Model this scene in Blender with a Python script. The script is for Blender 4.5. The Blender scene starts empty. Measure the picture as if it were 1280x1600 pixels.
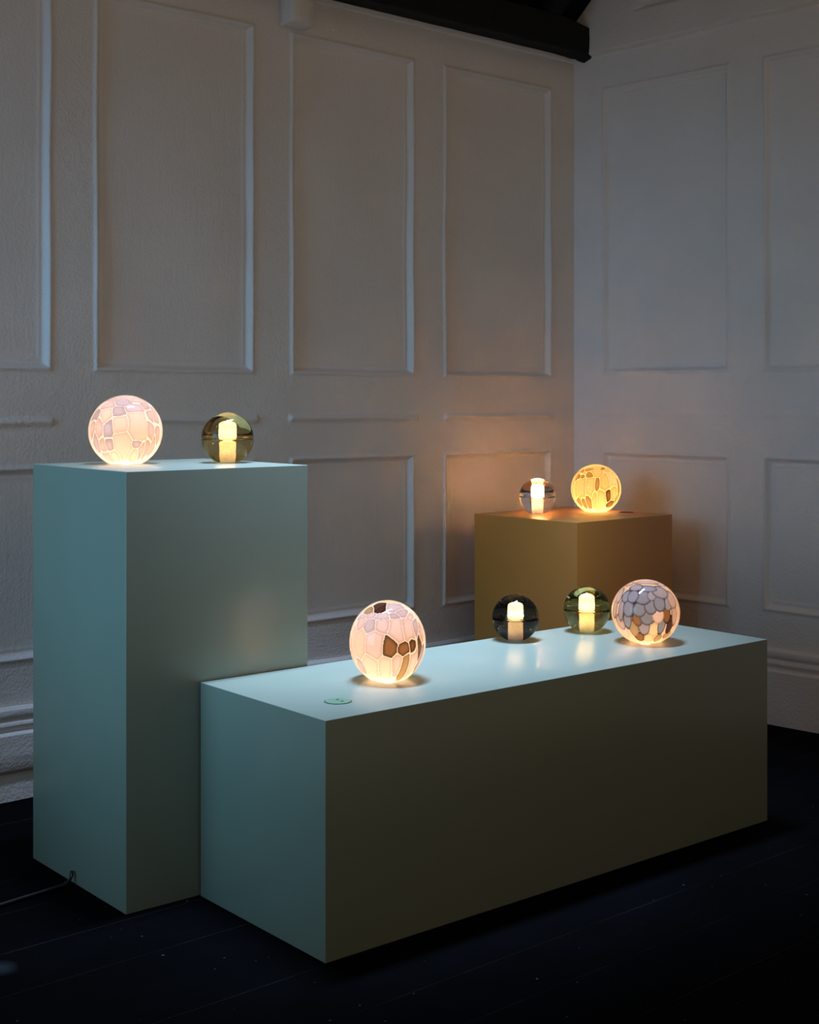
import bpy, bmesh, math, random
import numpy as np
from mathutils import Vector, noise

SC = bpy.context.scene
COL = SC.collection

# ------------------------------------------------------------------ camera
cam_data = bpy.data.cameras.new('camera')
cam = bpy.data.objects.new('camera', cam_data)
COL.objects.link(cam)
cam.location = (0, 0, 1.05)
cam.rotation_euler = (math.radians(90), 0, 0)
cam_data.sensor_fit = 'VERTICAL'
cam_data.sensor_height = 36
cam_data.lens = 2135.65 * 36 / 1600
cam_data.shift_y = -176.04 / 1600
cam_data.clip_start = 0.05
SC.camera = cam

# ------------------------------------------------------------------ world, daylight, exposure
world = bpy.data.worlds.new('world')
SC.world = world
world.use_nodes = True
bg = world.node_tree.nodes['Background']
bg.inputs['Color'].default_value = (1.0, 0.80, 0.58, 1)
bg.inputs['Strength'].default_value = 0.165
SC.view_settings.view_transform = 'Standard'
SC.view_settings.look = 'None'
SC.view_settings.exposure = 0
SC.view_settings.gamma = 1
SC.view_settings.use_curve_mapping = False
SC.cycles.sample_clamp_indirect = 0


def area_light(name, loc, target, sx, sy, power, color, spread=180):
    l = bpy.data.lights.new(name, 'AREA')
    l.shape = 'RECTANGLE'
    l.size, l.size_y = sx, sy
    l.energy = power
    l.color = color
    l.spread = math.radians(spread)
    o = bpy.data.objects.new(name, l)
    COL.objects.link(o)
    o.location = loc
    d = Vector(target) - Vector(loc)
    o.rotation_euler = d.to_track_quat('-Z', 'Y').to_euler()
    return o


# area lights for an assumed opening above the plinths and assumed window at left
assumed_sky = area_light('assumed_skylight', (0.01, 3.335, 3.0), (0.01, 3.335, 0.5), 1.35, 0.18, 23.5, (0.45, 0.65, 1.0), 39)  # hangs below the closed roof; the opening above it is assumed
assumed_sky.rotation_euler = (0, 0, math.radians(39.5))
area_light('assumed_window_light', (-1.50, 2.10, 0.92), (-0.70, 2.80, 0.72), 1.3, 1.0, 3.5, (0.18, 0.59, 1.0), 72)  # added light standing free in the room; its window is assumed, not built
area_light('assumed_window_light', (-1.95, 2.35, 1.75), (-1.25, 3.40, 1.45), 0.8, 1.1, 1.8, (0.18, 0.55, 1.0), 64)  # second added light, to bring blue onto the left wall; no window built

# ------------------------------------------------------------------ helpers
CORNER = np.array([0.6017, 4.9991])
TL = np.array([-0.7572, -0.6532]); TL /= np.linalg.norm(TL)     # along the left wall, away from the corner
TR = np.array([0.7099, -0.7044]); TR /= np.linalg.norm(TR)      # along the right wall, away from the corner
NL = np.array([-TL[1], TL[0]])
NL = NL if NL @ (-CORNER) > 0 else -NL
NR = np.array([-TR[1], TR[0]])
NR = NR if NR @ (-CORNER) > 0 else -NR


def tag(o, label=None, cat=None, group=None, kind=None):
    if label: o['label'] = label
    if cat: o['category'] = cat
    if group: o['group'] = group
    if kind: o['kind'] = kind
    return o


def empty(name, loc, rz=0):
    o = bpy.data.objects.new(name, None)
    COL.objects.link(o)
    o.location = loc
    o.rotation_euler = (0, 0, rz)
    o.empty_display_size = 0.05
    return o


def link(name, me, mat, parent=None, smooth=False):
    if mat is not None:
        me.materials.append(mat)
    if smooth:
        me.polygons.foreach_set('use_smooth', [True] * len(me.polygons))
    o = bpy.data.objects.new(name, me)
    COL.objects.link(o)
    if parent is not None:
        o.parent = parent
    return o


def from_bm(name, bm, mat, parent=None, smooth=False):
    bmesh.ops.recalc_face_normals(bm, faces=bm.faces)
    me = bpy.data.meshes.new(name)
    bm.to_mesh(me)
    bm.free()
    return link(name, me, mat, parent, smooth)


def from_np(name, V, F, mat, parent=None, smooth=False, normals=None):
    V = np.asarray(V, dtype=np.float32)
    F = np.asarray(F, dtype=np.int32)
    me = bpy.data.meshes.new(name)
    n = F.shape[1]
    me.vertices.add(len(V)); me.vertices.foreach_set('co', V.ravel())
    me.loops.add(F.size); me.loops.foreach_set('vertex_index', F.ravel())
    me.polygons.add(len(F)); me.polygons.foreach_set('loop_start', np.arange(0, F.size, n, dtype=np.int32))
    me.update(calc_edges=True)
    me.validate()
    o = link(name, me, mat, parent, smooth)
    if normals is not None:
        me.normals_split_custom_set_from_vertices([tuple(x) for x in normals])
    return o


# ------------------------------------------------------------------ materials
def new_mat(name):
    m = bpy.data.materials.new(name)
    m.use_nodes = True
    nt = m.node_tree
    for n in list(nt.nodes):
        nt.nodes.remove(n)
    out = nt.nodes.new('ShaderNodeOutputMaterial')
    return m, nt, out


def N(nt, t, **kw):
    n = nt.nodes.new(t)
    for k, v in kw.items():
        if k in n.inputs:
            n.inputs[k].default_value = v
        else:
            setattr(n, k, v)
    return n


def ramp(nt, src, stops):
    r = nt.nodes.new('ShaderNodeValToRGB')
    e = r.color_ramp.elements
    while len(e) < len(stops):
        e.new(0.5)
    for i, (p, c) in enumerate(stops):
        e[i].position = p
        e[i].color = (*c, 1)
    nt.links.new(src, r.inputs[0])
    return r


def coords(nt, scale=(1, 1, 1), rz=0):
    tc = N(nt, 'ShaderNodeTexCoord')
    mp = N(nt, 'ShaderNodeMapping')
    mp.inputs['Scale'].default_value = scale
    mp.inputs['Rotation'].default_value = (0, 0, rz)
    nt.links.new(tc.outputs['Object'], mp.inputs['Vector'])
    return mp


def plaster(name, base, dark, stroke, strength=0.35):
    """thickly overpainted plaster / timber: brush strokes and orange peel"""
    m, nt, out = new_mat(name)
    b = N(nt, 'ShaderNodeBsdfPrincipled')
    b.inputs['Roughness'].default_value = 0.62
    b.inputs['Specular IOR Level'].default_value = 0.25
    mp = coords(nt)
    big = N(nt, 'ShaderNodeTexNoise', Scale=3.2, Detail=5.0, Roughness=0.55)
    nt.links.new(mp.outputs[0], big.inputs['Vector'])
    r = ramp(nt, big.outputs['Fac'], [(0.3, dark), (0.68, base)])
    nt.links.new(r.outputs[0], b.inputs['Base Color'])
    mp2 = coords(nt, stroke)
    n1 = N(nt, 'ShaderNodeTexNoise', Scale=1.0, Detail=4.0, Roughness=0.6, Distortion=0.6)
    nt.links.new(mp2.outputs[0], n1.inputs['Vector'])
    n2 = N(nt, 'ShaderNodeTexNoise', Scale=130.0, Detail=3.0, Roughness=0.55)
    nt.links.new(mp.outputs[0], n2.inputs['Vector'])
    n3 = N(nt, 'ShaderNodeTexNoise', Scale=34.0, Detail=3.0, Roughness=0.6)
    nt.links.new(mp.outputs[0], n3.inputs['Vector'])
    a = N(nt, 'ShaderNodeMath', operation='MULTIPLY_ADD')
    a.inputs[1].default_value = 0.8
    nt.links.new(n1.outputs['Fac'], a.inputs[0]); nt.links.new(n2.outputs['Fac'], a.inputs[2])
    a2 = N(nt, 'ShaderNodeMath', operation='MULTIPLY_ADD')
    a2.inputs[1].default_value = 0.45
    nt.links.new(n3.outputs['Fac'], a2.inputs[0]); nt.links.new(a.outputs[0], a2.inputs[2])
    bp = N(nt, 'ShaderNodeBump', Strength=strength, Distance=0.0035)
    nt.links.new(a2.outputs[0], bp.inputs['Height'])
    nt.links.new(bp.outputs[0], b.inputs['Normal'])
    nt.links.new(b.outputs[0], out.inputs[0])
    return m


WB, WD = (0.86, 0.775, 0.72), (0.80, 0.715, 0.66)
M_WALL = plaster('painted_wall', WB, WD, (25, 25, 25), 0.6)
M_PANEL = plaster('painted_panel', WB, WD, (70, 70, 9), 0.42)
M_MOULD = plaster('painted_moulding', WB, WD, (25, 25, 25), 0.55)


def paint(name, col, rough=0.29, spec=0.75):
    m, nt, out = new_mat(name)
    b = N(nt, 'ShaderNodeBsdfPrincipled')
    b.inputs['Specular IOR Level'].default_value = spec
    mp = coords(nt)
    n = N(nt, 'ShaderNodeTexNoise', Scale=9.0, Detail=3.0)
    nt.links.new(mp.outputs[0], n.inputs['Vector'])
    r = ramp(nt, n.outputs['Fac'], [(0.3, tuple(c * 0.97 for c in col)), (0.7, col)])
    nt.links.new(r.outputs[0], b.inputs['Base Color'])
    rr = N(nt, 'ShaderNodeMapRange')
    rr.inputs[3].default_value = rough - 0.02
    rr.inputs[4].default_value = rough + 0.02
    nt.links.new(n.outputs['Fac'], rr.inputs[0]); nt.links.new(rr.outputs[0], b.inputs['Roughness'])
    n2 = N(nt, 'ShaderNodeTexNoise', Scale=420.0, Detail=2.0)
    nt.links.new(mp.outputs[0], n2.inputs['Vector'])
    bp = N(nt, 'ShaderNodeBump', Strength=0.03, Distance=0.001)
    nt.links.new(n2.outputs['Fac'], bp.inputs['Height']); nt.links.new(bp.outputs[0], b.inputs['Normal'])
    nt.links.new(b.outputs[0], out.inputs[0])
    return m


M_SAGE = paint('sage_green_lacquer', (0.235, 0.265, 0.20))
M_TAN = paint('tan_lacquer', (0.66, 0.26, 0.042), 0.36)


def floor_mat():
    m, nt, out = new_mat('black_painted_board')
    b = N(nt, 'ShaderNodeBsdfPrincipled')
    mp = coords(nt)
    fleck = N(nt, 'ShaderNodeTexNoise', Scale=85.0, Detail=1.0, Roughness=0.5)
    nt.links.new(mp.outputs[0], fleck.inputs['Vector'])
    fr = ramp(nt, fleck.outputs['Fac'], [(0.775, (0, 0, 0)), (0.80, (1, 1, 1))])
    cloud = N(nt, 'ShaderNodeTexNoise', Scale=5.0, Detail=6.0, Roughness=0.65)
    nt.links.new(mp.outputs[0], cloud.inputs['Vector'])
    cr = ramp(nt, cloud.outputs['Fac'], [(0.35, (0.0006, 0.0007, 0.0010)), (0.75, (0.0016, 0.0018, 0.0024))])
    mix = N(nt, 'ShaderNodeMixRGB')
    nt.links.new(fr.outputs[0], mix.inputs[0]); nt.links.new(cr.outputs[0], mix.inputs[1])
    mix.inputs[2].default_value = (0.05, 0.055, 0.06, 1)
    # a scuffed bare spot in the paint near the left
    tc = N(nt, 'ShaderNodeTexCoord')
    vd = N(nt, 'ShaderNodeVectorMath', operation='DISTANCE')
    vd.inputs[1].default_value = (-0.757, 2.526, 0.0)
    nt.links.new(tc.outputs['Object'], vd.inputs[0])
    sub = N(nt, 'ShaderNodeMath', operation='MULTIPLY_ADD')
    sub.inputs[1].default_value = 0.06
    nt.links.new(cloud.outputs['Fac'], sub.inputs[0]); nt.links.new(vd.outputs['Value'], sub.inputs[2])
    sr = ramp(nt, sub.outputs[0], [(0.040, (1, 1, 1)), (0.070, (0, 0, 0))])
    mix2 = N(nt, 'ShaderNodeMixRGB')
    nt.links.new(sr.outputs[0], mix2.inputs[0]); nt.links.new(mix.outputs[0], mix2.inputs[1])
    mix2.inputs[2].default_value = (0.022, 0.025, 0.029, 1)
    nt.links.new(mix2.outputs[0], b.inputs['Base Color'])
    b.inputs['Roughness'].default_value = 0.7
    b.inputs['Specular IOR Level'].default_value = 0.02
    bp = N(nt, 'ShaderNodeBump', Strength=0.25, Distance=0.002)
    mp3 = coords(nt, (12, 90, 12), -math.atan2(0.6532, 0.7572))
    g = N(nt, 'ShaderNodeTexNoise', Scale=1.0, Detail=5.0)
    nt.links.new(mp3.outputs[0], g.inputs['Vector'])
    nt.links.new(g.outputs['Fac'], bp.inputs['Height']); nt.links.new(bp.outputs[0], b.inputs['Normal'])
    nt.links.new(b.outputs[0], out.inputs[0])
    return m


M_FLOOR = floor_mat()


def simple(name, col, rough=0.6, spec=0.3, nscale=30, var=0.8):
    m, nt, out = new_mat(name)
    b = N(nt, 'ShaderNodeBsdfPrincipled')
    b.inputs['Roughness'].default_value = rough
    b.inputs['Specular IOR Level'].default_value = spec
    mp = coords(nt)
    n = N(nt, 'ShaderNodeTexNoise', Scale=float(nscale), Detail=4.0)
    nt.links.new(mp.outputs[0], n.inputs['Vector'])
    r = ramp(nt, n.outputs['Fac'], [(0.3, tuple(c * var for c in col)), (0.7, col)])
    nt.links.new(r.outputs[0], b.inputs['Base Color'])
    bp = N(nt, 'ShaderNodeBump', Strength=0.2, Distance=0.002)
    nt.links.new(n.outputs['Fac'], bp.inputs['Height']); nt.links.new(bp.outputs[0], b.inputs['Normal'])
    nt.links.new(b.outputs[0], out.inputs[0])
    return m


M_BEAM = simple('black_stained_timber', (0.015, 0.015, 0.0155), 0.65, 0.12, 14)
M_ROOF = simple('black_roof_board', (0.005, 0.005, 0.005), 0.8, 0.1, 14)
M_CABLE = simple('black_rubber', (0.006, 0.006, 0.008), 0.38, 0.5, 60)
M_CAP = simple('teal_plastic', (0.155, 0.25, 0.145), 0.45, 0.3, 60, 0.92)
M_CAPDARK = simple('black_plastic', (0.006, 0.008, 0.008), 0.6, 0.2, 60)
M_CAPTAN = simple('tan_plastic', (0.11, 0.06, 0.025), 0.5, 0.3, 60, 0.92)
M_METAL = simple('grey_metal_base', (0.35, 0.33, 0.30), 0.4, 0.5, 60, 0.9)


def glass(name, col, rough=0.0, ior=1.48, ripple=0.0):
    m, nt, out = new_mat(name)
    g = N(nt, 'ShaderNodeBsdfGlass', Roughness=rough, IOR=ior)
    mp = coords(nt)
    n = N(nt, 'ShaderNodeTexNoise', Scale=70.0, Detail=2.0)
    nt.links.new(mp.outputs[0], n.inputs['Vector'])
    r = ramp(nt, n.outputs['Fac'], [(0.3, tuple(c * 0.97 for c in col)), (0.7, col)])
    nt.links.new(r.outputs[0], g.inputs['Color'])
    if ripple:
        bp = N(nt, 'ShaderNodeBump', Strength=ripple, Distance=0.002)
        nt.links.new(n.outputs['Fac'], bp.inputs['Height']); nt.links.new(bp.outputs[0], g.inputs['Normal'])
    nt.links.new(g.outputs[0], out.inputs[0])
    return m


M_SKIN = glass('clear_glass_skin', (1, 0.99, 0.97), 0.0, 1.35)
M_BUBBLE = glass('air_bubble', (1, 1, 1), 0.0, 0.68)


def petal_mat(name, trans):
    """coloured glass frit: scatters and lets the lamp behind shine through"""
    m, nt, out = new_mat(name)
    at = N(nt, 'ShaderNodeAttribute', attribute_name='tint')
    d = N(nt, 'ShaderNodeBsdfDiffuse')
    t = N(nt, 'ShaderNodeBsdfTranslucent')
    nt.links.new(at.outputs['Color'], d.inputs['Color'])
    nt.links.new(at.outputs['Color'], t.inputs['Color'])
    mx = N(nt, 'ShaderNodeMixShader')
    mx.inputs[0].default_value = trans
    nt.links.new(d.outputs[0], mx.inputs[1]); nt.links.new(t.outputs[0], mx.inputs[2])
    nt.links.new(mx.outputs[0], out.inputs[0])
    return m


M_PETAL = petal_mat('coloured_glass_petal', 0.5)
M_VEIN = petal_mat('opal_glass_vein', 0.58)


def frosted(name, col, trans):
    """sand-cast frosted glass core, lit by the small light inside it"""
    m, nt, out = new_mat(name)
    d = N(nt, 'ShaderNodeBsdfDiffuse')
    t = N(nt, 'ShaderNodeBsdfTranslucent')
    mp = coords(nt)
    n = N(nt, 'ShaderNodeTexNoise', Scale=420.0, Detail=2.0)
    nt.links.new(mp.outputs[0], n.inputs['Vector'])
    r = ramp(nt, n.outputs['Fac'], [(0.3, tuple(c * 0.8 for c in col)), (0.7, col)])
    nt.links.new(r.outputs[0], d.inputs['Color']); nt.links.new(r.outputs[0], t.inputs['Color'])
    mx = N(nt, 'ShaderNodeMixShader')
    mx.inputs[0].default_value = trans
    nt.links.new(d.outputs[0], mx.inputs[1]); nt.links.new(t.outputs[0], mx.inputs[2])
    nt.links.new(mx.outputs[0], out.inputs[0])
    return m


M_BUBBLE_GLINT = frosted('trapped_bubble_glint', (0.95, 0.95, 0.93), 0.3)  # white body colour stands in for the bright glint of each bubble
M_FROST = frosted('frosted_core', (0.85, 0.83, 0.80), 0.6)


def ring_glow_mat(name, col, strength):
    m, nt, out = new_mat(name)
    e = N(nt, 'ShaderNodeEmission', Strength=strength)
    e.inputs['Color'].default_value = (*col, 1)
    nt.links.new(e.outputs[0], out.inputs[0])
    return m


M_RING_GLOW = ring_glow_mat('added_ring_glow', (1.0, 0.56, 0.18), 25.0)  # glow of the hidden emitter added inside each sphere lamp


def inner_light(root, z, power, color, size):
    l = bpy.data.lights.new('bulb_light', 'POINT')
    l.energy = power
    l.color = color
    l.shadow_soft_size = size
    o = bpy.data.objects.new('bulb_light', l)
    COL.objects.link(o)
    o.parent = root
    o.location = (0, 0, z)


# ------------------------------------------------------------------ panelled walls
def snoise(seed, n=10, fmax=9.0):
    r = np.random.RandomState(seed)
    k = r.uniform(-fmax, fmax, (n, 2)); ph = r.uniform(0, 6.28, n); am = 1 / (1 + np.hypot(k[:, 0], k[:, 1]) / 3)

    def f(u, z):
        o = np.zeros_like(u)
        for i in range(n):
            o += am[i] * np.sin(k[i, 0] * u * 2 + k[i, 1] * z * 2 + ph[i])
        return o / am.sum() * 2
    return f


def sstep(x):
    x = np.clip(x, 0, 1)
    return x * x * (3 - 2 * x)


def lines(lo, hi, edges, coarse, fine, half):
    pts = list(np.arange(lo, hi, coarse)) + [hi]
    for e in edges:
        pts += list(np.arange(e - half, e + half, fine))
    pts = np.array(sorted(p for p in pts if lo <= p <= hi))
    keep = [pts[0]]
    for p in pts[1:]:
        if p - keep[-1] > fine * 0.8:
            keep.append(p)
    keep[-1] = hi
    return np.array(keep)


BW = 0.0085      # half width of the bevel round each sunk panel
LIP = 0.013


def build_wall(name, T, NN, u_max, z_max, panels, strips, seed, ledge=None, strip_h=0.0095):
    ue = sorted({e for p in panels for e in p[:2]} | {e for s in strips for e in s[:2]})
    ze = sorted({e for p in panels for e in p[2:]} | {0.992})
    if ledge:
        ze = ze + [2.29, 2.414]
    us = lines(0, u_max, ue, 0.03, 0.0034, 0.034)
    zs = lines(0, z_max, ze, 0.03, 0.0034, 0.034)
    U, Z = np.meshgrid(us, zs, indexing='ij')
    n1, n2, n3, n4 = (snoise(seed + i) for i in range(4))
    n5 = snoise(seed + 9, 26, 45.0)
    wob_u = n1(U, Z) * 0.0016 + n5(U, Z) * 0.0009
    wob_z = n2(U, Z) * 0.0016 + n5(Z, U) * 0.0009
    H = n3(U, Z) * 0.0022 * sstep(U / 0.12)
    zone = np.zeros(U.shape, int)
    depth_mod = 1 + 0.25 * n4(U, Z)
    for i, (u0, u1, z0, z1) in enumerate(panels):
        Uw, Zw = U + wob_u, Z + wob_z
        s = np.minimum(np.minimum(Uw - u0, u1 - Uw), np.minimum(Zw - z0, z1 - Zw))
        H += -0.0115 * depth_mod * sstep((s + BW) / (2 * BW))
        H += 0.0058 * depth_mod * np.exp(-((s + 0.0095) / 0.0060) ** 2)
        H += 0.0015 * np.exp(-((s - 0.015) / 0.005) ** 2)
        zone = np.where(s > BW, 10 + 2 * i, np.where(s > -BW - LIP * 0.7, 11 + 2 * i, zone))
    for j, (u0, u1, zc) in enumerate(strips):
        e = sstep((U - u0) / 0.012 + 0.5) * sstep((u1 - U) / 0.012 + 0.5)
        b = np.exp(-((Z + wob_z * 1.4 - zc) / 0.0100) ** 2)
        H += strip_h * e * b * depth_mod
        zone = np.where((U > u0 - 0.008) & (U < u1 + 0.008) & (np.abs(Z - zc) < 0.02), 200 + j, zone)
    if ledge:
        zl = 2.283 + 0.017 * U + n1(U * 3, U) * 0.003
        H += 0.028 * sstep((Z - zl) / 0.012 + 0.3)
        s = np.minimum(Z - 2.414, ((U - 0.30) - (Z - 2.414)) / 1.414)
        H += -0.012 * sstep((s + BW) / (2 * BW))
        zone = np.where(s > BW, 300, np.where(s > -BW - LIP * 0.7, 301, zone))
    # normals of the whole relief, so that the pieces meet without a seam
    Hu = np.gradient(H, us, axis=0); Hz = np.gradient(H, zs, axis=1)
    n3d = np.empty(U.shape + (3,))
    n3d[..., 0] = NN[0] - Hu * T[0]; n3d[..., 1] = NN[1] - Hu * T[1]; n3d[..., 2] = -Hz
    n3d /= np.linalg.norm(n3d, axis=2, keepdims=True)
    P = np.empty(U.shape + (3,))
    P[..., 0] = CORNER[0] + T[0] * U + NN[0] * H
    P[..., 1] = CORNER[1] + T[1] * U + NN[1] * H
    P[..., 2] = Z
    nu, nz = U.shape
    idx = np.arange(nu * nz).reshape(nu, nz)
    quads = np.stack([idx[:-1, :-1], idx[1:, :-1], idx[1:, 1:], idx[:-1, 1:]], -1).reshape(-1, 4)
    # face winding towards the room
    t3 = np.array([T[0], T[1], 0]); z3 = np.array([0, 0, 1.0]); nn3 = np.array([NN[0], NN[1], 0])
    if np.cross(t3, z3) @ nn3 < 0:
        quads = quads[:, ::-1]
    fz = zone[:-1, :-1].reshape(-1)
    Pf, nf = P.reshape(-1, 3), n3d.reshape(-1, 3)

    def piece(nm, sel, mat, parent):
        q = quads[sel]
        used, inv = np.unique(q.ravel(), return_inverse=True)
        return from_np(nm, Pf[used], inv.reshape(-1, 4), mat, parent, True, nf[used])

    wall = piece(name, fz == 0, M_WALL, None)
    tag(wall, kind='structure')
    for v in np.unique(fz):
        if v == 0:
            continue
        sel = fz == v
        if v >= 300:
            nm, mt = ('panel', M_PANEL) if v == 300 else ('panel_moulding', M_MOULD)
        elif v >= 200:
            nm, mt = 'dado_bead', M_MOULD
        elif v % 2 == 0:
            nm, mt = 'panel', M_PANEL
        else:
            nm, mt = 'panel_moulding', M_MOULD
        piece(nm, sel, mt, wall)
    return wall


lu = [(0.137, 0.627), (0.79, 1.257), (1.423, 1.918), (2.075, 2.56), (2.72, 3.20), (3.36, 3.85)]
ru = [(0.145, 0.636), (0.793, 1.27), (1.43, 1.91), (2.07, 2.55)]
lp = [(a, b, 1.141, 2.154) for a, b in lu] + [(a, b, 0.376, 0.857) for a, b in lu]
rp = [(a, b, 1.156, 2.150) for a, b in ru] + [(a, b, 0.377, 0.850) for a, b in ru]
ls = [(0.109, 0.640, 0.991), (0.76, 1.279, 0.992), (1.396, 1.935, 0.990), (2.054, 2.6, 0.989), (2.70, 3.22, 0.99)]
rs = [(0.12, 0.650, 0.998), (0.782, 1.29, 1.0), (1.41, 1.93, 1.0)]
wall_left = build_wall('wall_left', TL, NL, 4.2, 2.292, lp, ls, 11)
wall_right = build_wall('wall_right', TR, NR, 2.9, 2.85, rp, rs, 47, ledge=True, strip_h=0.0022)


# white lip that closes the top of the left wall under the beam, and the plastered post end
def sweep_profile(name, T, NN, prof, u0, u1, mat, kind=None, wob=0.0015, seed=3, step=0.03, parent=None):
    """prof: list of (offset from wall, z)"""
    us = np.arange(u0, u1 + 1e-6, step)
    nz = snoise(seed, 14, 30.0); n2 = snoise(seed + 5, 14, 30.0)
    V, F = [], []
    m = len(prof)
    for u in us:
        for o, z in prof:
            uu, zz = np.array([u]), np.array([z])
            oo = o + (nz(uu, zz)[0] * wob if o > 0 else 0)
            zw = z + (n2(uu, zz * 0.2)[0] * wob if z > 0.02 else 0)
            V.append((CORNER[0] + T[0] * u + NN[0] * oo, CORNER[1] + T[1] * u + NN[1] * oo, zw))
    for i in range(len(us) - 1):
        for j in range(m - 1):
            a = i * m + j
            F.append((a, a + 1, a + m + 1, a + m))
    bm = bmesh.new()
    vs = [bm.verts.new(v) for v in V]
    for f in F:
        bm.faces.new([vs[k] for k in f])
    bm.faces.new(vs[:m]); bm.faces.new(vs[-m:][::-1])
    o = from_bm(name, bm, mat, parent, True)
    me = o.data
    try:
        me.set_sharp_from_angle(angle=math.radians(32))
    except Exception:
        pass
    if kind:
        tag(o, kind=kind)
    return o


skirt = [(0.0, 0.244), (0.010, 0.243), (0.017, 0.236), (0.019, 0.226), (0.016, 0.217), (0.009, 0.211), (0.010, 0.208),
         (0.017, 0.203), (0.019, 0.197), (0.016, 0.189), (0.010, 0.183), (0.010, 0.180), (0.022, 0.176), (0.025, 0.172),
         (0.025, 0.130), (0.026, 0.085), (0.022, 0.078), (0.014, 0.072), (0.014, 0.03), (0.013, 0.001), (0.0, 0.001)]
skirt_r = [p for p in skirt if not (0.02 < p[1] < 0.09)][:-2] + [(0.026, 0.05), (0.025, 0.001), (0.0, 0.001)]
sweep_profile('baseboard_left', TL, NL, skirt, 0.03, 4.2, M_MOULD, 'structure', 0.0022, 3)
sweep_profile('baseboard_right', TR, NR, skirt_r, 0.03, 2.9, M_MOULD, 'structure', 0.0022, 8)
sweep_profile('trim_1', TL, NL, [(0.0, 2.276), (0.006, 2.279), (0.010, 2.287), (0.010, 2.296), (0.0, 2.300)], 0.004, 4.2,
              M_MOULD, 'structure', 0.0016, 21)


# ------------------------------------------------------------------ roof beam, rafters and boards
def ring_beam(name, sections, mat, parent=None, smooth=False):
    bm = bmesh.new()
    rings = [[bm.verts.new(p) for p in s] for s in sections]
    for a, b in zip(rings[:-1], rings[1:]):
        n = len(a)
        for i in range(n):
            bm.faces.new((a[i], a[(i + 1) % n], b[(i + 1) % n], b[i]))
    bm.faces.new(rings[0]); bm.faces.new(rings[-1][::-1])
    return from_bm(name, bm, mat, parent, smooth)


def lw(u, off, z):
    """point by left-wall coordinates"""
    return (CORNER[0] + TL[0] * u + NL[0] * off, CORNER[1] + TL[1] * u + NL[1] * off, z)


rnd = random.Random(4)
secs = []
for i in range(0, 85):
    u = -0.055 + i * 0.05
    k = max(0.0, 1 - i / 3.2)
    j = lambda a: rnd.uniform(-a, a)
    top = 2.410 + j(0.0025) - 0.034 * max(0.0, 1 - i / 5.0) ** 1.3
    secs.append([lw(u, 0.002, 2.293 - 0.006 * k), lw(u, 0.045, 2.295 - 0.033 * k + j(0.0015)),
                 lw(u, 0.086 + j(0.0015), 2.293 - 0.008 * k + j(0.002)), lw(u, 0.092 + j(0.0015), 2.300 + j(0.002)),
                 lw(u, 0.094 + j(0.0015), 2.35), lw(u, 0.092 + j(0.0015), top - 0.006), lw(u, 0.084, top),
                 lw(u, 0.002, top + 0.01)])
beam = ring_beam('wall_plate_beam', secs, M_BEAM)
tag(beam, 'old black timber beam running along the top of the left panelled wall', 'beam')
for u, z in ((0.50, 2.335), (0.49, 2.362), (0.93, 2.385), (0.97, 2.372)):
    bm = bmesh.new()
    bmesh.ops.create_cone(bm, cap_ends=True, segments=10, radius1=0.0045, radius2=0.0045, depth=0.004)
    h = from_bm('nail_hole', bm, M_CAPDARK, beam)
    h.location = lw(u, 0.0945, z)
    h.rotation_euler = (math.radians(90), 0, math.atan2(NL[1], NL[0]) + math.radians(90))

slope = 0.93


def roof_pt(u, d, lift=0.0):
    x = lw(u, 0.05 + d, 2.40 + d * slope + lift)
    return x


# roof boards, running along the slope's length, each its own piece
bm = bmesh.new()
base = [roof_pt(-0.06, -0.06, 0.05), roof_pt(4.2, -0.06, 0.05), roof_pt(4.2, 1.25, 0.05), roof_pt(-0.06, 1.25, 0.05)]
up = [(p[0], p[1], p[2] + 0.02) for p in base]
vs = [bm.verts.new(p) for p in base + up]
for f in ((0, 1, 2, 3), (7, 6, 5, 4), (0, 4, 5, 1), (1, 5, 6, 2), (2, 6, 7, 3), (3, 7, 4, 0)):
    bm.faces.new([vs[i] for i in f])
ceil = from_bm('ceiling', bm, M_ROOF)
tag(ceil, kind='structure')
for k in range(8):
    d0, d1 = -0.055 + k * 0.163, -0.055 + k * 0.163 + 0.158
    s = [[roof_pt(u, d0, 0.034), roof_pt(u, d1, 0.034 + rnd.uniform(-0.002, 0.002)), roof_pt(u, d1, 0.049), roof_pt(u, d0, 0.049)]
         for u in (-0.05, 4.15)]
    ring_beam('roof_board', s, M_ROOF, ceil)
for k, u in enumerate((0.20, 0.72, 1.24, 1.76, 2.28, 2.80, 3.32, 3.84)):
    s = []
    for d in (-0.03, 0.3, 0.62, 0.92, 1.22):
        jj = rnd.uniform(-0.004, 0.004)
        s.append([roof_pt(u - 0.035 + jj, d, -0.03), roof_pt(u + 0.035 + jj, d, -0.03), roof_pt(u + 0.035, d, 0.033), roof_pt(u - 0.035, d, 0.033)])
    ring_beam('rafter', s, M_BEAM, ceil)

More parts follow.
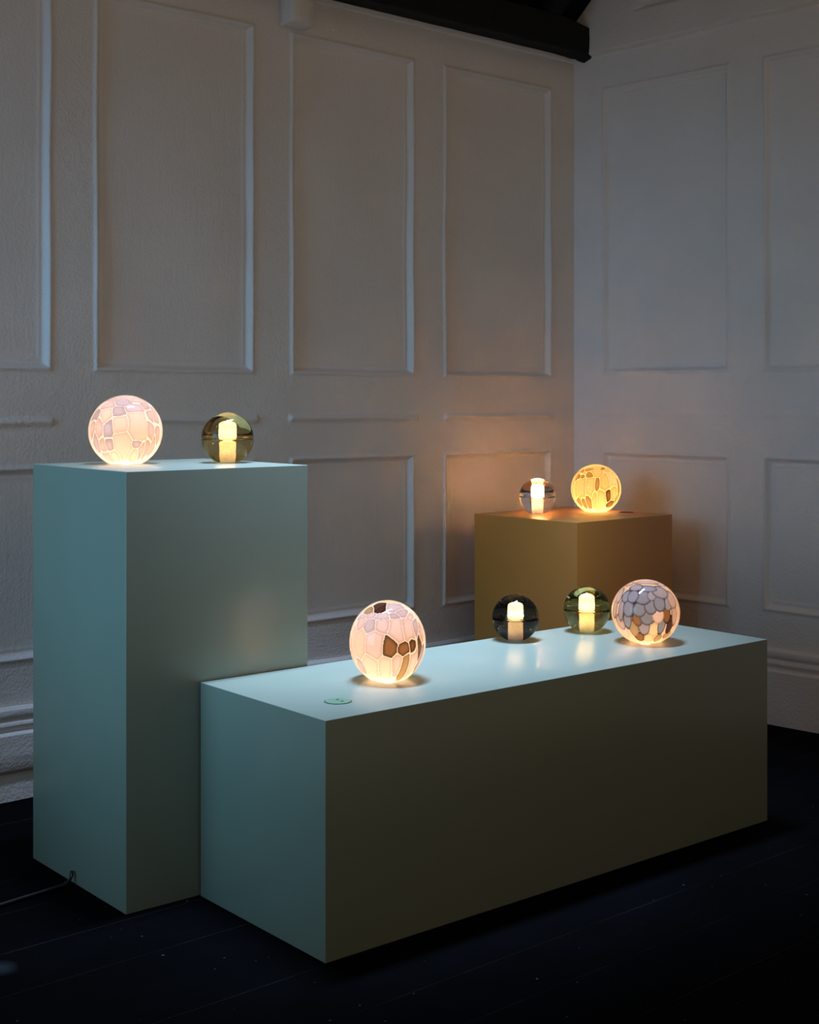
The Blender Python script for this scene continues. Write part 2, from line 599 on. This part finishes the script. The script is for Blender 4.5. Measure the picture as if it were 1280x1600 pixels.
# ------------------------------------------------------------------ white plastered post end at the top of the left wall
bm = bmesh.new()
us_ = np.linspace(1.206, 1.316, 7)
zs_ = [2.180, 2.185, 2.19, 2.205, 2.225, 2.25, 2.272]
rr = random.Random(9)
rows = []
for zi, z in enumerate(zs_):
    f = min(1.0, (0.25 + zi / 2.5))
    row = []
    ring = []
    uL, uR = us_[-1], us_[0] + max(0, 2 - zi) * 0.018 + 0.004
    outl = [(uR, 0.0), (uR + 0.002, 0.030 * f), (uR + 0.010, 0.055 * f), ((uL + uR) / 2 + 0.012, 0.062 * f), (uL - 0.012, 0.062 * f),
            (uL - 0.002, 0.052 * f), (uL, 0.028 * f), (uL + 0.002, 0.0)]
    for (u, o) in outl:
        ring.append(lw(u + rr.uniform(-0.0015, 0.0015), o + rr.uniform(-0.002, 0.002), z + rr.uniform(-0.002, 0.002)))
    rows.append(ring)
post = ring_beam('post_end', rows, M_MOULD, None, True)
tag(post, 'lumpy white plastered timber end projecting from top of the left wall', 'corbel')

# ------------------------------------------------------------------ floor of black boards
floor_slab_bm = bmesh.new()


def fl(d, s, z=0.0):
    """floor point by distance from the left wall (d) and along it (s)"""
    return (CORNER[0] + TL[0] * s + NL[0] * d, CORNER[1] + TL[1] * s + NL[1] * d, z)


fp = [fl(-0.02, -2.6, -0.03), fl(-0.02, 4.3, -0.03), fl(3.6, 4.3, -0.03), fl(3.6, -2.6, -0.03)]
fq = [(p[0], p[1], -0.02) for p in fp]
vs = [floor_slab_bm.verts.new(p) for p in fp + fq]
for f in ((0, 1, 2, 3), (7, 6, 5, 4), (0, 4, 5, 1), (1, 5, 6, 2), (2, 6, 7, 3), (3, 7, 4, 0)):
    floor_slab_bm.faces.new([vs[i] for i in f])
floor = from_bm('floor', floor_slab_bm, M_ROOF)
tag(floor, kind='structure')
seams = [-0.02, 0.18, 0.37, 0.56, 0.74, 0.93, 1.109, 1.370, 1.562, 1.714, 1.888, 2.07, 2.25, 2.42, 2.62, 2.80, 2.98, 3.17, 3.36, 3.55]
M_EDGE = simple('worn_board_edge', (0.011, 0.011, 0.012), 0.7, 0.05, 5, 0.02)
r2 = random.Random(12)
for a, b in zip(seams[:-1], seams[1:]):
    g = 0.0012
    cuts = [-2.6, r2.uniform(-1.2, 0.4), 4.3]
    for s0, s1 in zip(cuts[:-1], cuts[1:]):
        bm = bmesh.new()
        ch = 0.0016
        prof = [(a + g, -0.02), (a + g, -ch), (a + g + ch, 0.0), (b - g - ch, 0.0), (b - g, -ch), (b - g, -0.02)]
        dz = r2.uniform(-0.0006, 0.0)
        r0 = [bm.verts.new(fl(d, s0 + g, z + dz)) for d, z in prof]
        r1 = [bm.verts.new(fl(d, s1 - g, z + dz)) for d, z in prof]
        n = len(prof)
        chf = []
        for i in range(n):
            f = bm.faces.new((r0[i], r0[(i + 1) % n], r1[(i + 1) % n], r1[i]))
            if i in (1, 3):
                f.material_index = 1
        bm.faces.new(r0); bm.faces.new(r1[::-1])
        o = from_bm('floorboard', bm, M_FLOOR, floor)
        o.data.materials.append(M_EDGE)


# ------------------------------------------------------------------ plinths
def plinth(name, front, yaw, w, d, h, mat, label, group):
    t = bpy.data.meshes.new(name)
    bm = bmesh.new()
    bmesh.ops.create_cube(bm, size=1.0)
    for v in bm.verts:
        v.co = Vector(((v.co.x + 0.5) * w, (v.co.y + 0.5) * d, (v.co.z + 0.5) * (h - 0.0005) + 0.0005))
    bmesh.ops.bevel(bm, geom=list(bm.edges), offset=0.0012, segments=2, profile=0.6, affect='EDGES')
    o = from_bm(name, bm, mat, None, True)
    try:
        o.data.set_sharp_from_angle(angle=math.radians(60))
    except Exception:
        pass
    o.location = (front[0], front[1], 0)
    o.rotation_euler = (0, 0, math.radians(yaw))
    tag(o, label, 'plinth', group)
    return o


ZT, ZL, ZB = 0.9024, 0.4523, 0.675
plinth('display_plinth', (-0.5772, 2.7823), 39.56, 0.4517, 0.446, ZT, M_SAGE,
       'tall square sage green plinth at the left carrying two lit globe lamps', 'display plinths')
plinth('display_plinth', (-0.1565, 2.5416), 39.48, 1.3583, 0.4486, ZL, M_SAGE,
       'long low sage green plinth in front carrying four lit globe lamps', 'display plinths')
plinth('display_plinth', (0.5086, 4.1526), 41.46, 0.4654, 0.4467, ZB, M_TAN,
       'brown square plinth in the corner carrying two small lit lamps', 'display plinths')


# cable-hole covers set into the plinth tops
def cover(loc, r, mat, label, slots):
    t = empty('cable_hole_cover', loc, math.radians(39.5))
    tag(t, label, 'cover')

    def disc(nm, rad, z0, z1, m, seg=48, dx=0, dy=0, sx=1.0, sy=1.0):
        bm = bmesh.new()
        bmesh.ops.create_cone(bm, cap_ends=True, segments=seg, radius1=rad, radius2=rad * 0.985, depth=z1 - z0)
        for v in bm.verts:
            v.co = Vector((v.co.x * sx + dx, v.co.y * sy + dy, v.co.z + (z0 + z1) / 2))
        return from_bm(nm, bm, m, t)
    disc('rim', r, 0.0, 0.0006, M_CAPDARK)
    disc('lid', r * 0.945, 0.0006, 0.0012, mat)
    if slots:
        disc('slot', 0.0032, 0.0012, 0.0014, M_CAPDARK, 20, 0.004, -0.0085, 1.3, 0.9)
        disc('slot', 0.0032, 0.0012, 0.0014, M_CAPDARK, 20, 0.0055, 0.0085 - 0.017 * 0, 1.0, 1.0)
    return t


cover((-0.1415, 2.704, ZL + 0.0003), 0.0275, M_CAP, 'round green cable hole cover with two dark specks on long plinth', True)
cover((0.7201, 4.5365, ZB + 0.0003), 0.0240, M_CAPTAN, 'small brown round cover flush in top of the brown plinth', False)


# ------------------------------------------------------------------ cable on the floor
def tube(name, pts, rad, mat, parent=None, seg=12):
    bm = bmesh.new()
    rings = []
    P = [Vector(p) for p in pts]
    for i, p in enumerate(P):
        d = (P[min(i + 1, len(P) - 1)] - P[max(i - 1, 0)]).normalized()
        a = d.orthogonal().normalized() if abs(d.z) > 0.9 else d.cross(Vector((0, 0, 1))).normalized()
        b = a.cross(d).normalized()
        rings.append([bm.verts.new(p + (a * math.cos(t) + b * math.sin(t)) * rad)
                      for t in [2 * math.pi * k / seg for k in range(seg)]])
    for a, b in zip(rings[:-1], rings[1:]):
        for k in range(seg):
            bm.faces.new((a[k], a[(k + 1) % seg], b[(k + 1) % seg], b[k]))
    bm.faces.new(rings[0]); bm.faces.new(rings[-1][::-1])
    return from_bm(name, bm, mat, parent, True)


cr = 0.0042
cpts = [(-0.7300, 2.9560, 0.030), (-0.7310, 2.9545, 0.020), (-0.735, 2.950, 0.010), (-0.745, 2.940, cr)]
for k in range(1, 15):
    t = k / 14
    x = -0.745 - 0.98 * t
    y = 2.940 - 0.98 * t * 1.22 + 0.02 * math.sin(t * 5)
    cpts.append((x, y, cr))
cab = tube('power_cable', cpts, cr, M_CABLE)
tag(cab, 'black power cable running over the floor from foot of the tall plinth', 'cable')
bm = bmesh.new()
bmesh.ops.create_cube(bm, size=1.0)
for v in bm.verts:
    v.co = Vector((v.co.x * 0.002, v.co.y * 0.008, v.co.z * 0.022 + 0.022))
clip = from_bm('cable_slot', bm, M_ROOF, cab)
clip.location = (-0.7213, 2.9660, 0.0)
clip.rotation_euler = (0, 0, math.radians(39.56))


# ------------------------------------------------------------------ lamps
def revolve(name, prof, mat, parent, seg=64, smooth=True, cap=True):
    """prof: (r, z) from bottom to top; closed at the axis where r == 0"""
    bm = bmesh.new()
    rings = []
    for r, z in prof:
        if r < 1e-6:
            rings.append([bm.verts.new((0, 0, z))])
        else:
            rings.append([bm.verts.new((r * math.cos(2 * math.pi * k / seg), r * math.sin(2 * math.pi * k / seg), z)) for k in range(seg)])
    for a, b in zip(rings[:-1], rings[1:]):
        for k in range(seg):
            k2 = (k + 1) % seg
            if len(a) == 1:
                bm.faces.new((a[0], b[k], b[k2]))
            elif len(b) == 1:
                bm.faces.new((a[k], a[k2], b[0]))
            else:
                bm.faces.new((a[k], a[k2], b[k2], b[k]))
    o = from_bm(name, bm, mat, parent, smooth)
    try:
        o.data.set_sharp_from_angle(angle=math.radians(35))
    except Exception:
        pass
    return o


# ---- mottled opal globes: the glass petals are placed as the photograph shows them
_ico = bmesh.new()
bmesh.ops.create_icosphere(_ico, subdivisions=7, radius=1.0)
ICO_V = np.array([v.co[:] for v in _ico.verts])
ICO_F = np.array([[v.index for v in f.verts] for f in _ico.faces])
_ico.free()

TINT = {
    'p': ((0.83, 0.66, 0.60), (0.60, 0.44, 0.38)),     # pink opal
    'l': ((0.66, 0.56, 0.58), (0.48, 0.38, 0.38)),     # lavender
    'c': ((0.90, 0.74, 0.60), (0.74, 0.57, 0.43)),     # cream
    'y': ((0.86, 0.70, 0.42), (0.66, 0.47, 0.22)),     # straw
    'o': ((0.47, 0.33, 0.16), (0.30, 0.19, 0.07)),     # olive tan
    'b': ((0.30, 0.155, 0.06), (0.035, 0.014, 0.004)),   # brown
    'd': ((0.07, 0.03, 0.02), (0.02, 0.01, 0.008)),    # near black
    'g': ((0.27, 0.30, 0.37), (0.03, 0.03, 0.045)),  # grey with dark rim
    'h': ((0.38, 0.36, 0.40), (0.06, 0.055, 0.07)),     # paler grey
    'k': ((0.62, 0.47, 0.40), (0.16, 0.11, 0.09)),     # pink grey with dark rim
}


def opal_lamp(name, loc, R, zr, spec, center, rad, power, color, veins, mode, label, category, gap=0.055, zoom_elev=8.0, lz=0.42):
    """R horizontal radius, zr vertical/horizontal ratio, spec: (x, y, a, b, rot, tint)"""
    root = empty(name, loc)
    tag(root, label, category, 'lit opal globe lamps')
    cut = -0.9
    az = math.atan2(loc[0], loc[1])                     # bearing of the lamp from the camera
    el = math.radians(zoom_elev)
    cx, cy = center
    # seeds in the lamp's own frame
    seeds, ax, bx, ro, tn = [], [], [], [], []
    for (x, y, a, b, rot, t) in spec:
        u, v = (x - cx) / rad[0], (cy - y) / rad[1]
        q = math.hypot(u, v)
        if q > 0.985:
            u, v = u / q * 0.985, v / q * 0.985
        w = math.sqrt(max(0.0, 1 - u * u - v * v))
        # camera frame (right u, up v, towards the camera w) -> world
        y_, z_ = -w * math.cos(el) - v * math.sin(el) * -1 * -1, 0
        fwd = -(w * math.cos(el) - v * math.sin(el))
        upz = w * math.sin(el) + v * math.cos(el)
        X = u * math.cos(az) + fwd * math.sin(az)
        Y = -u * math.sin(az) + fwd * math.cos(az)
        if mode == 'scales':
            a, b = a * 1.22, b * 1.28
        seeds.append((X, Y, upz)); ax.append(a / rad[0]); bx.append(b / rad[1]); ro.append(rot); tn.append(t)
        if w > 0.22:                                     # the unseen back carries the like of it
            seeds.append((-X, -Y, upz)); ax.append(a / rad[0]); bx.append(b / rad[1]); ro.append(-rot); tn.append(t)
    seeds = np.array(seeds); seeds /= np.linalg.norm(seeds, axis=1, keepdims=True)
    ns = len(seeds)
    inside = ICO_V[:, 2] > cut - 0.03
    V = ICO_V
    D = np.empty((ns, len(V)))
    wob = snoise(int(abs(loc[0]) * 100) + 5, 12, 5.0)(V[:, 0] * 1.3 + V[:, 2], V[:, 1] * 1.3) * 0.035
    for i in range(ns):
        s = seeds[i]
        e = np.cross((0, 0, 1), s); e = e / (np.linalg.norm(e) + 1e-9)
        nn = np.cross(s, e)
        c, sn = math.cos(math.radians(ro[i])), math.sin(math.radians(ro[i]))
        dot = V @ s
        pe, pn = V @ e, V @ nn
        # longitude like measure, so that petals narrow towards the base
        lat_s = math.asin(np.clip(s[2], -1, 1))
        k = np.where((V[:, 2] < s[2]) & (s[2] < 0.2), np.sqrt(max(0.04, 1 - s[2] ** 2)) / np.sqrt(np.clip(1 - V[:, 2] ** 2, 0.03, 1)), 1.0)
        pe = pe * k
        x2, y2 = pe * c + pn * sn, -pe * sn + pn * c
        dd = np.sqrt((x2 / ax[i]) ** 2 + (y2 / bx[i]) ** 2) + wob * 1.5
        D[i] = np.where(dot > 0.05, dd, 9.0 + (1 - dot))
    order = np.argsort(D, axis=0)
    own = order[0]
    d1 = np.take_along_axis(D, order[:1], 0)[0]
    d2 = np.take_along_axis(D, order[1:2], 0)[0]
    if mode == 'cells':
        local = np.array(ax)[own]
        border = (d2 - d1) * local
        isvein = (border < gap) | (d1 > 1.7)
        edge = np.clip((border - gap) / 0.15, 0, 1)
    else:                                                # overlapping scales, the higher one on top
        rank = np.argsort(np.argsort(-seeds[:, 2] + 0.001 * np.arange(ns)))
        cov = D < 1.0
        pr = np.where(cov, rank[:, None], 9999)
        top = pr.argmin(0)
        has = pr.min(0) < 9999
        own = np.where(has, top, own)
        de = np.take_along_axis(D, own[None], 0)[0]
        isvein = ~has & (d1 > 1.10)
        edge = np.clip((1.0 - de) / 0.30, 0, 1)
    cell = np.where(isvein, -1, own)
    centre = np.array([TINT[t][0] for t in tn]); rim = np.array([TINT[t][1] for t in tn])
    rr_ = np.random.RandomState(3)
    jit = 1 + rr_.uniform(-0.07, 0.07, (ns, 1))
    e3 = (edge ** 0.8)[:, None]
    tint = (rim[own] * (1 - e3) + centre[own] * e3) * jit[own]
    tint = np.where(isvein[:, None], np.array(veins)[None], tint)
    # petals stand a little proud of the opal layer between them
    Ri = R * 0.950
    h = np.where(isvein, 0.0, 0.0007 * np.sqrt(np.clip(edge * 3, 0, 1)))
    Pv = V * (Ri + h)[:, None]
    Pv[:, 2] *= zr
    zc = -cut * R * zr                                   # centre above the table
    Pv[:, 2] += zc
    fc = cell[ICO_F]
    face_cell = np.where((fc[:, 0] == fc[:, 1]) | (fc[:, 0] == fc[:, 2]), fc[:, 0], fc[:, 1])
    ok = (Pv[ICO_F][:, :, 2].min(1) > 0.0025)

    def piece(nm, sel, mat, kind=None):
        q = ICO_F[sel]
        used, inv = np.unique(q.ravel(), return_inverse=True)
        nv = V[used] / np.array([1, 1, zr]); nv /= np.linalg.norm(nv, axis=1, keepdims=True)
        o = from_np(nm, Pv[used], inv.reshape(-1, 3), mat, root, True, nv)
        at = o.data.color_attributes.new('tint', 'FLOAT_COLOR', 'POINT')
        c4 = np.ones((len(used), 4), np.float32); c4[:, :3] = tint[used]
        at.data.foreach_set('color', c4.ravel())
        return o
    piece('opal_layer', ok & (face_cell == -1), M_VEIN)
    for i in range(ns):
        sel = ok & (face_cell == i)
        if sel.sum() < 30:
            if sel.any():
                face_cell[sel] = -2
            continue
        piece('petal', sel, M_PETAL)
    if (ok & (face_cell == -2)).any():
        piece('petal_sliver', ok & (face_cell == -2), M_PETAL)
    # clear outer skin of glass, solid down to the petals, ground flat below
    prof = [(0, 0.0004)]
    a0 = math.asin(cut)
    for k in range(49):
        a = a0 + (math.pi / 2 - a0) * k / 48
        prof.append((R * math.cos(a) if k < 48 else 0.0, zc + R * zr * math.sin(a)))
    prof[1] = (prof[1][0], 0.0004)
    revolve('glass_skin', prof, M_SKIN, root, 96)
    rb = Ri * math.sqrt(max(0.01, 1 - (0.9 / 0.955) ** 2)) + 0.004
    revolve('lamp_base', [(0, 0.0010), (rb, 0.0010), (rb, 0.0028), (rb * 0.8, 0.006), (0, 0.006)], M_METAL, root, 40)
    l = bpy.data.lights.new('bulb_light', 'POINT')
    l.energy = power
    l.color = color
    l.shadow_soft_size = 0.012
    lo = bpy.data.objects.new('bulb_light', l)
    COL.objects.link(lo)
    lo.parent = root
    lo.location = (0, 0, R * zr * lz)
    return root


WARM = (1.0, 0.70, 0.46)
S1 = [(590, 190, 95, 75, 0, 'l'), (400, 230, 90, 60, 20, 'p'), (770, 290, 130, 60, 0, 'l'), (950, 250, 60, 90, -20, 'p'),
      (650, 105, 120, 35, 0, 'p'), (430, 130, 110, 40, 10, 'p'), (850, 150, 110, 45, -10, 'p'), (355, 390, 85, 110, 10, 'c'),
      (545, 330, 88, 85, 0, 'l'), (190, 400, 60, 80, 0, 'l'), (1010, 400, 60, 130, -15, 'p'), (1100, 420, 50, 130, -15, 'p'),
      (565, 545, 112, 120, 0, 'c'), (830, 570, 130, 205, 0, 'c'), (390, 600, 70, 135, 0, 'l'), (245, 600, 58, 140, 0, 'p'),
      (1020, 600, 55, 190, 0, 'p'), (1125, 660, 45, 160, 0, 'p'), (150, 560, 45, 150, 0, 'p'), (605, 850, 130, 175, 0, 'c'),
      (410, 850, 62, 110, 0, 'l'), (300, 870, 52, 130, 0, 'p'), (810, 840, 85, 60, 0, 'l'), (770, 1000, 60, 100, 0, 'c'),
      (880, 930, 50, 120, 0, 'p'), (970, 880, 45, 140, 0, 'p'), (200, 800, 60, 110, 0, 'l'), (1060, 850, 50, 120, 0, 'p'),
      (480, 1000, 70, 90, 0, 'c'), (370, 1010, 60, 90, 0, 'p')]
opal_lamp('globe_lamp', (-0.6502, 3.130, ZT + 0.0003), 0.0838, 0.985, S1, (645, 612), (556, 548), 0.38, WARM, (0.97, 0.90, 0.80), 'cells',
          'pink white petalled glass globe lamp on the tall green plinth', 'lamp', 0.022, 5.0)
S2 = [(525, 215, 62, 72, 15, 'd'), (635, 660, 92, 120, -15, 'b'), (797, 680, 72, 66, 0, 'b'), (900, 650, 42, 82, 15, 'b'),
      (985, 640, 32, 130, 0, 'b'), (410, 255, 50, 50, 0, 'o'), (330, 320, 55, 30, 20, 'l'), (560, 325, 78, 36, 0, 'l'),
      (692, 322, 55, 36, 0, 'l'), (695, 210, 72, 62, 0, 'l'), (800, 285, 70, 55, -20, 'l'), (430, 310, 60, 30, 10, 'l'),
      (310, 400, 60, 60, 20, 'p'), (415, 430, 80, 70, 10, 'l'), (555, 430, 92, 78, 0, 'p'), (715, 480, 92, 130, 0, 'p'),
      (850, 460, 78, 110, -12, 'p'), (310, 620, 66, 150, 0, 'c'), (470, 640, 110, 150, 0, 'p'), (590, 870, 80, 120, 0, 'c'),
      (420, 850, 92, 110, 0, 'c'), (715, 850, 60, 110, 0, 'p'), (810, 880, 55, 140, 0, 'o'), (895, 830, 52, 140, 0, 'p'),
      (985, 790, 40, 110, 0, 'k'), (320, 860, 50, 70, 0, 'l'), (930, 420, 50, 90, -20, 'l'), (990, 500, 40, 90, -10, 'p'),
      (870, 330, 60, 60, -25, 'p'), (225, 620, 40, 170, 0, 'c'), (600, 150, 100, 25, 0, 'y'), (250, 850, 45, 110, 0, 'c')]
opal_lamp('globe_lamp', (-0.0469, 2.9173, ZL + 0.0003), 0.0817, 1.085, S2, (616, 590), (429, 458), 0.40, WARM, (0.97, 0.88, 0.74), 'cells',
          'pink petalled glass globe lamp with brown patches beside the green cover', 'lamp', 0.020, 11.0)
S3 = [(505, 345, 75, 65, 0, 'o'), (660, 300, 105, 80, 0, 'y'), (665, 540, 62, 130, -12, 'o'), (500, 590, 95, 190, 0, 'y'),
      (320, 620, 85, 200, 0, 'y'), (820, 510, 110, 170, -15, 'y'), (980, 380, 100, 170, -20, 'c'), (200, 600, 38, 190, 0, 'y'),
      (130, 560, 30, 190, 0, 'y'), (470, 900, 60, 130, 0, 'o'), (605, 860, 55, 160, 0, 'y'), (750, 850, 90, 210, 0, 'y'),
      (895, 760, 62, 120, 10, 'b'), (1020, 700, 65, 120, 0, 'y'), (1120, 560, 28, 220, 0, 'o'), (480, 215, 85, 38, 20, 'o'),
      (345, 250, 45, 38, 0, 'o'), (240, 390, 60, 60, 20, 'o'), (345, 380, 52, 45, 0, 'o'), (640, 175, 90, 35, 0, 'y'),
      (790, 200, 60, 40, -10, 'o'), (370, 920, 50, 110, 0, 'o'), (270, 900, 50, 80, 0, 'o'), (940, 950, 70, 60, 20, 'b'),
      (1060, 860, 28, 80, 0, 'o'), (900, 250, 80, 60, -30, 'y'), (240, 290, 50, 40, 30, 'y')]
opal_lamp('globe_lamp', (0.625, 4.58, ZB + 0.0003), 0.0838, 0.99, S3, (632, 625), (539, 520), 0.60, (1.0, 0.66, 0.30), (1.0, 0.88, 0.60), 'cells',
          'honey coloured petalled glass globe lamp on the brown plinth', 'lamp', 0.028, 5.0)
S4 = [(490, 225, 92, 58, 15, 'h'), (640, 140, 140, 42, 0, 'k'), (660, 240, 125, 55, 0, 'g'), (860, 290, 120, 95, -10, 'h'),
      (1040, 400, 85, 115, -20, 'k'), (225, 350, 60, 110, 25, 'k'), (325, 370, 68, 88, 12, 'g'), (430, 370, 82, 92, 5, 'g'),
      (590, 380, 112, 98, 0, 'g'), (730, 350, 60, 75, -20, 'h'), (850, 470, 85, 105, -5, 'g'), (985, 470, 62, 92, -25, 'h'),
      (360, 560, 82, 108, 0, 'g'), (535, 570, 92, 95, 0, 'g'), (715, 520, 88, 98, 0, 'g'), (345, 740, 62, 115, 0, 'g'),
      (500, 730, 62, 85, 10, 'b'), (660, 690, 100, 102, 0, 'g'), (830, 650, 78, 98, 0, 'p'), (960, 650, 62, 96, 0, 'b'),
      (880, 800, 55, 140, 0, 'g'), (150, 560, 55, 112, 0, 'k'), (245, 590, 50, 140, 0, 'h'), (1080, 630, 55, 138, 0, 'k'),
      (240, 780, 70, 100, 20, 'k'), (610, 850, 75, 110, 0, 'h'), (760, 880, 75, 95, 0, 'y'), (450, 880, 60, 110, 0, 'o'),
      (1010, 800, 55, 120, 0, 'd'), (300, 900, 50, 110, 0, 'p'), (960, 950, 60, 60, 0, 'o'), (680, 1010, 60, 70, 0, 'y'),
      (820, 1010, 50, 70, 0, 'o'), (540, 1000, 60, 80, 0, 'b'), (530, 612, 56, 42, 0, 'd'), (380, 170, 80, 50, 20, 'k'),
      (880, 170, 90, 40, -15, 'k')]
opal_lamp('globe_lamp', (0.5834, 3.3765, ZL + 0.0003), 0.0840, 0.955, S4, (632, 600), (532, 506), 0.42, WARM, (0.80, 0.60, 0.42), 'scales',
          'glass globe lamp covered in overlapping grey scales at the right end', 'lamp', 0.02, 10.0)


# ---- solid glass spheres in two halves round a frosted core
def sphere_lamp(name, loc, R, gcol, bulb, core, label, nb, seed, ripple, ring_glow=M_RING_GLOW):
    root = empty(name, loc)
    tag(root, label, 'lamp', 'lit clear glass sphere lamps')
    cut = 0.925
    zc = cut * R
    gm = glass(name + '_glass', gcol, 0.0, 1.47, ripple)
    g = 0.0008
    ch = 0.0016
    a0 = -math.asin(cut)
    n = 30
    pr = [(0, 0.0004)]
    for k in range(n + 1):
        a = a0 + (-0.03 - a0) * k / n
        pr.append((R * math.cos(a), zc + R * math.sin(a)))
    pr[1] = (pr[1][0], 0.0004)
    # the two cast halves meet in the middle; towards the rim a thin gap stays open
    pr += [(R * 0.999 - ch, zc - g), (R * 0.60, zc - g), (R * 0.60, zc + g), (R * 0.999 - ch, zc + g)]
    for k in range(n + 1):
        a = 0.03 + (math.pi / 2 - 0.03) * k / n
        pr.append((R * math.cos(a) if k < n else 0.0, zc + R * math.sin(a)))
    revolve('glass_body', pr, gm, root, 96)
    # frosted core: lit bulb above the seam, frosted stem below
    rs_ = random.Random(seed)
    rb, hb = 0.232 * R, 0.40 * R
    z0 = zc + 0.0012
    prof = [(0, z0), (rb, z0)]
    for k in range(1, 13):
        prof.append((rb * (1 + rs_.uniform(-0.025, 0.025)), z0 + hb * 0.86 * k / 12))
    prof += [(rb * 0.93, z0 + hb * 0.94), (rb * 0.78, z0 + hb), (rb * 0.4, z0 + hb * 1.01), (0, z0 + hb * 1.01)]
    b = revolve('frosted_bulb', prof, M_FROST, root, 40)
    inner_light(root, z0 + hb * 0.40, bulb[1], bulb[0], 0.004)
    me = b.data
    for v in me.vertices:
        k = noise.noise(v.co * 700 + Vector((seed, 0, 0))) * 0.0007
        r = math.hypot(v.co.x, v.co.y)
        if r > 0.002:
            v.co.x *= 1 + k / r; v.co.y *= 1 + k / r
        v.co.z += abs(k) * (1 if v.co.z > z0 + hb * 0.8 else 0)
    rc = 0.218 * R
    prof = [(0, 0.0010), (rc, 0.0010)]
    for k in range(1, 13):
        prof.append((rc * (1 + rs_.uniform(-0.02, 0.02)), 0.001 + (zc * 0.90 - 0.001) * k / 12))
    prof += [(0.16 * R, zc * 0.915), (0.118 * R, zc * 0.925), (0.118 * R, zc - 0.0014), (0, zc - 0.0014)]
    revolve('frosted_stem', prof, M_FROST, root, 40)
    inner_light(root, zc * 0.62, core[1], core[0], 0.004)
    # added emitter ring, hidden under the bulb, to warm the table round the foot
    ri, re = 0.125 * R, 0.222 * R
    zr_ = zc - 0.0012
    o = revolve('added_glow_ring', [(ri, zr_), (re, zr_), (re, zr_ + 0.0022), (ri, zr_ + 0.0022), (ri, zr_)], M_FROST, root, 48)
    o.data.materials.append(ring_glow)
    for p in o.data.polygons:
        if abs(p.normal.z) > 0.9 and p.center.z < zr_ + 0.0003:
            p.material_index = 1
    # trapped air bubbles, white all over in place of their glints
    bm = bmesh.new()
    k = 0
    while k < nb:
        p = Vector((rs_.uniform(-1, 1), rs_.uniform(-1, 1), rs_.uniform(-0.7, 1))) * R * 0.93
        if p.length > R * 0.90 or math.hypot(p.x, p.y) < R * 0.30 or abs(p.z) < R * 0.06:
            if not (p.z > R * 0.5 and p.length < R * 0.9):
                continue
        r = rs_.choice((0.0004, 0.0006, 0.0007, 0.0010))
        ret = bmesh.ops.create_icosphere(bm, subdivisions=2, radius=r)
        for v in ret['verts']:
            v.co += p + Vector((0, 0, zc))
        k += 1
    o = from_bm('bubbles', bm, M_BUBBLE_GLINT, root, True)
    tag(o, kind='stuff')
    return root


BC = (1.0, 0.60, 0.26)
sphere_lamp('sphere_lamp', (-0.4246, 3.190, ZT + 0.0003), 0.0606, (0.88, 0.77, 0.52), (BC, 0.06), ((1.0, 0.55, 0.24), 0.016),
            'amber glass sphere lamp with glowing core on the tall green plinth', 26, 1, 0.0)
sphere_lamp('sphere_lamp', (0.2637, 3.399, ZL + 0.0003), 0.0583, (0.40, 0.41, 0.40), (BC, 0.12), ((1.0, 0.55, 0.2), 0.016),
            'dark smoky glass sphere lamp between the pink globe and the olive sphere', 70, 2, 0.0)
sphere_lamp('sphere_lamp', (0.4573, 3.5257, ZL + 0.0003), 0.0600, (0.80, 0.79, 0.54), (BC, 0.075), ((1.0, 0.6, 0.24), 0.016),
            'olive tinted glass sphere lamp beside the grey scaled globe', 70, 3, 0.0)
sphere_lamp('sphere_lamp', (0.4201, 4.4857, ZB + 0.0003), 0.0603, (0.985, 0.965, 0.955), ((1.0, 0.50, 0.19), 1.0), ((1.0, 0.6, 0.34), 0.016),
            'clear colourless glass sphere lamp on the brown corner plinth', 24, 5, 0.0)
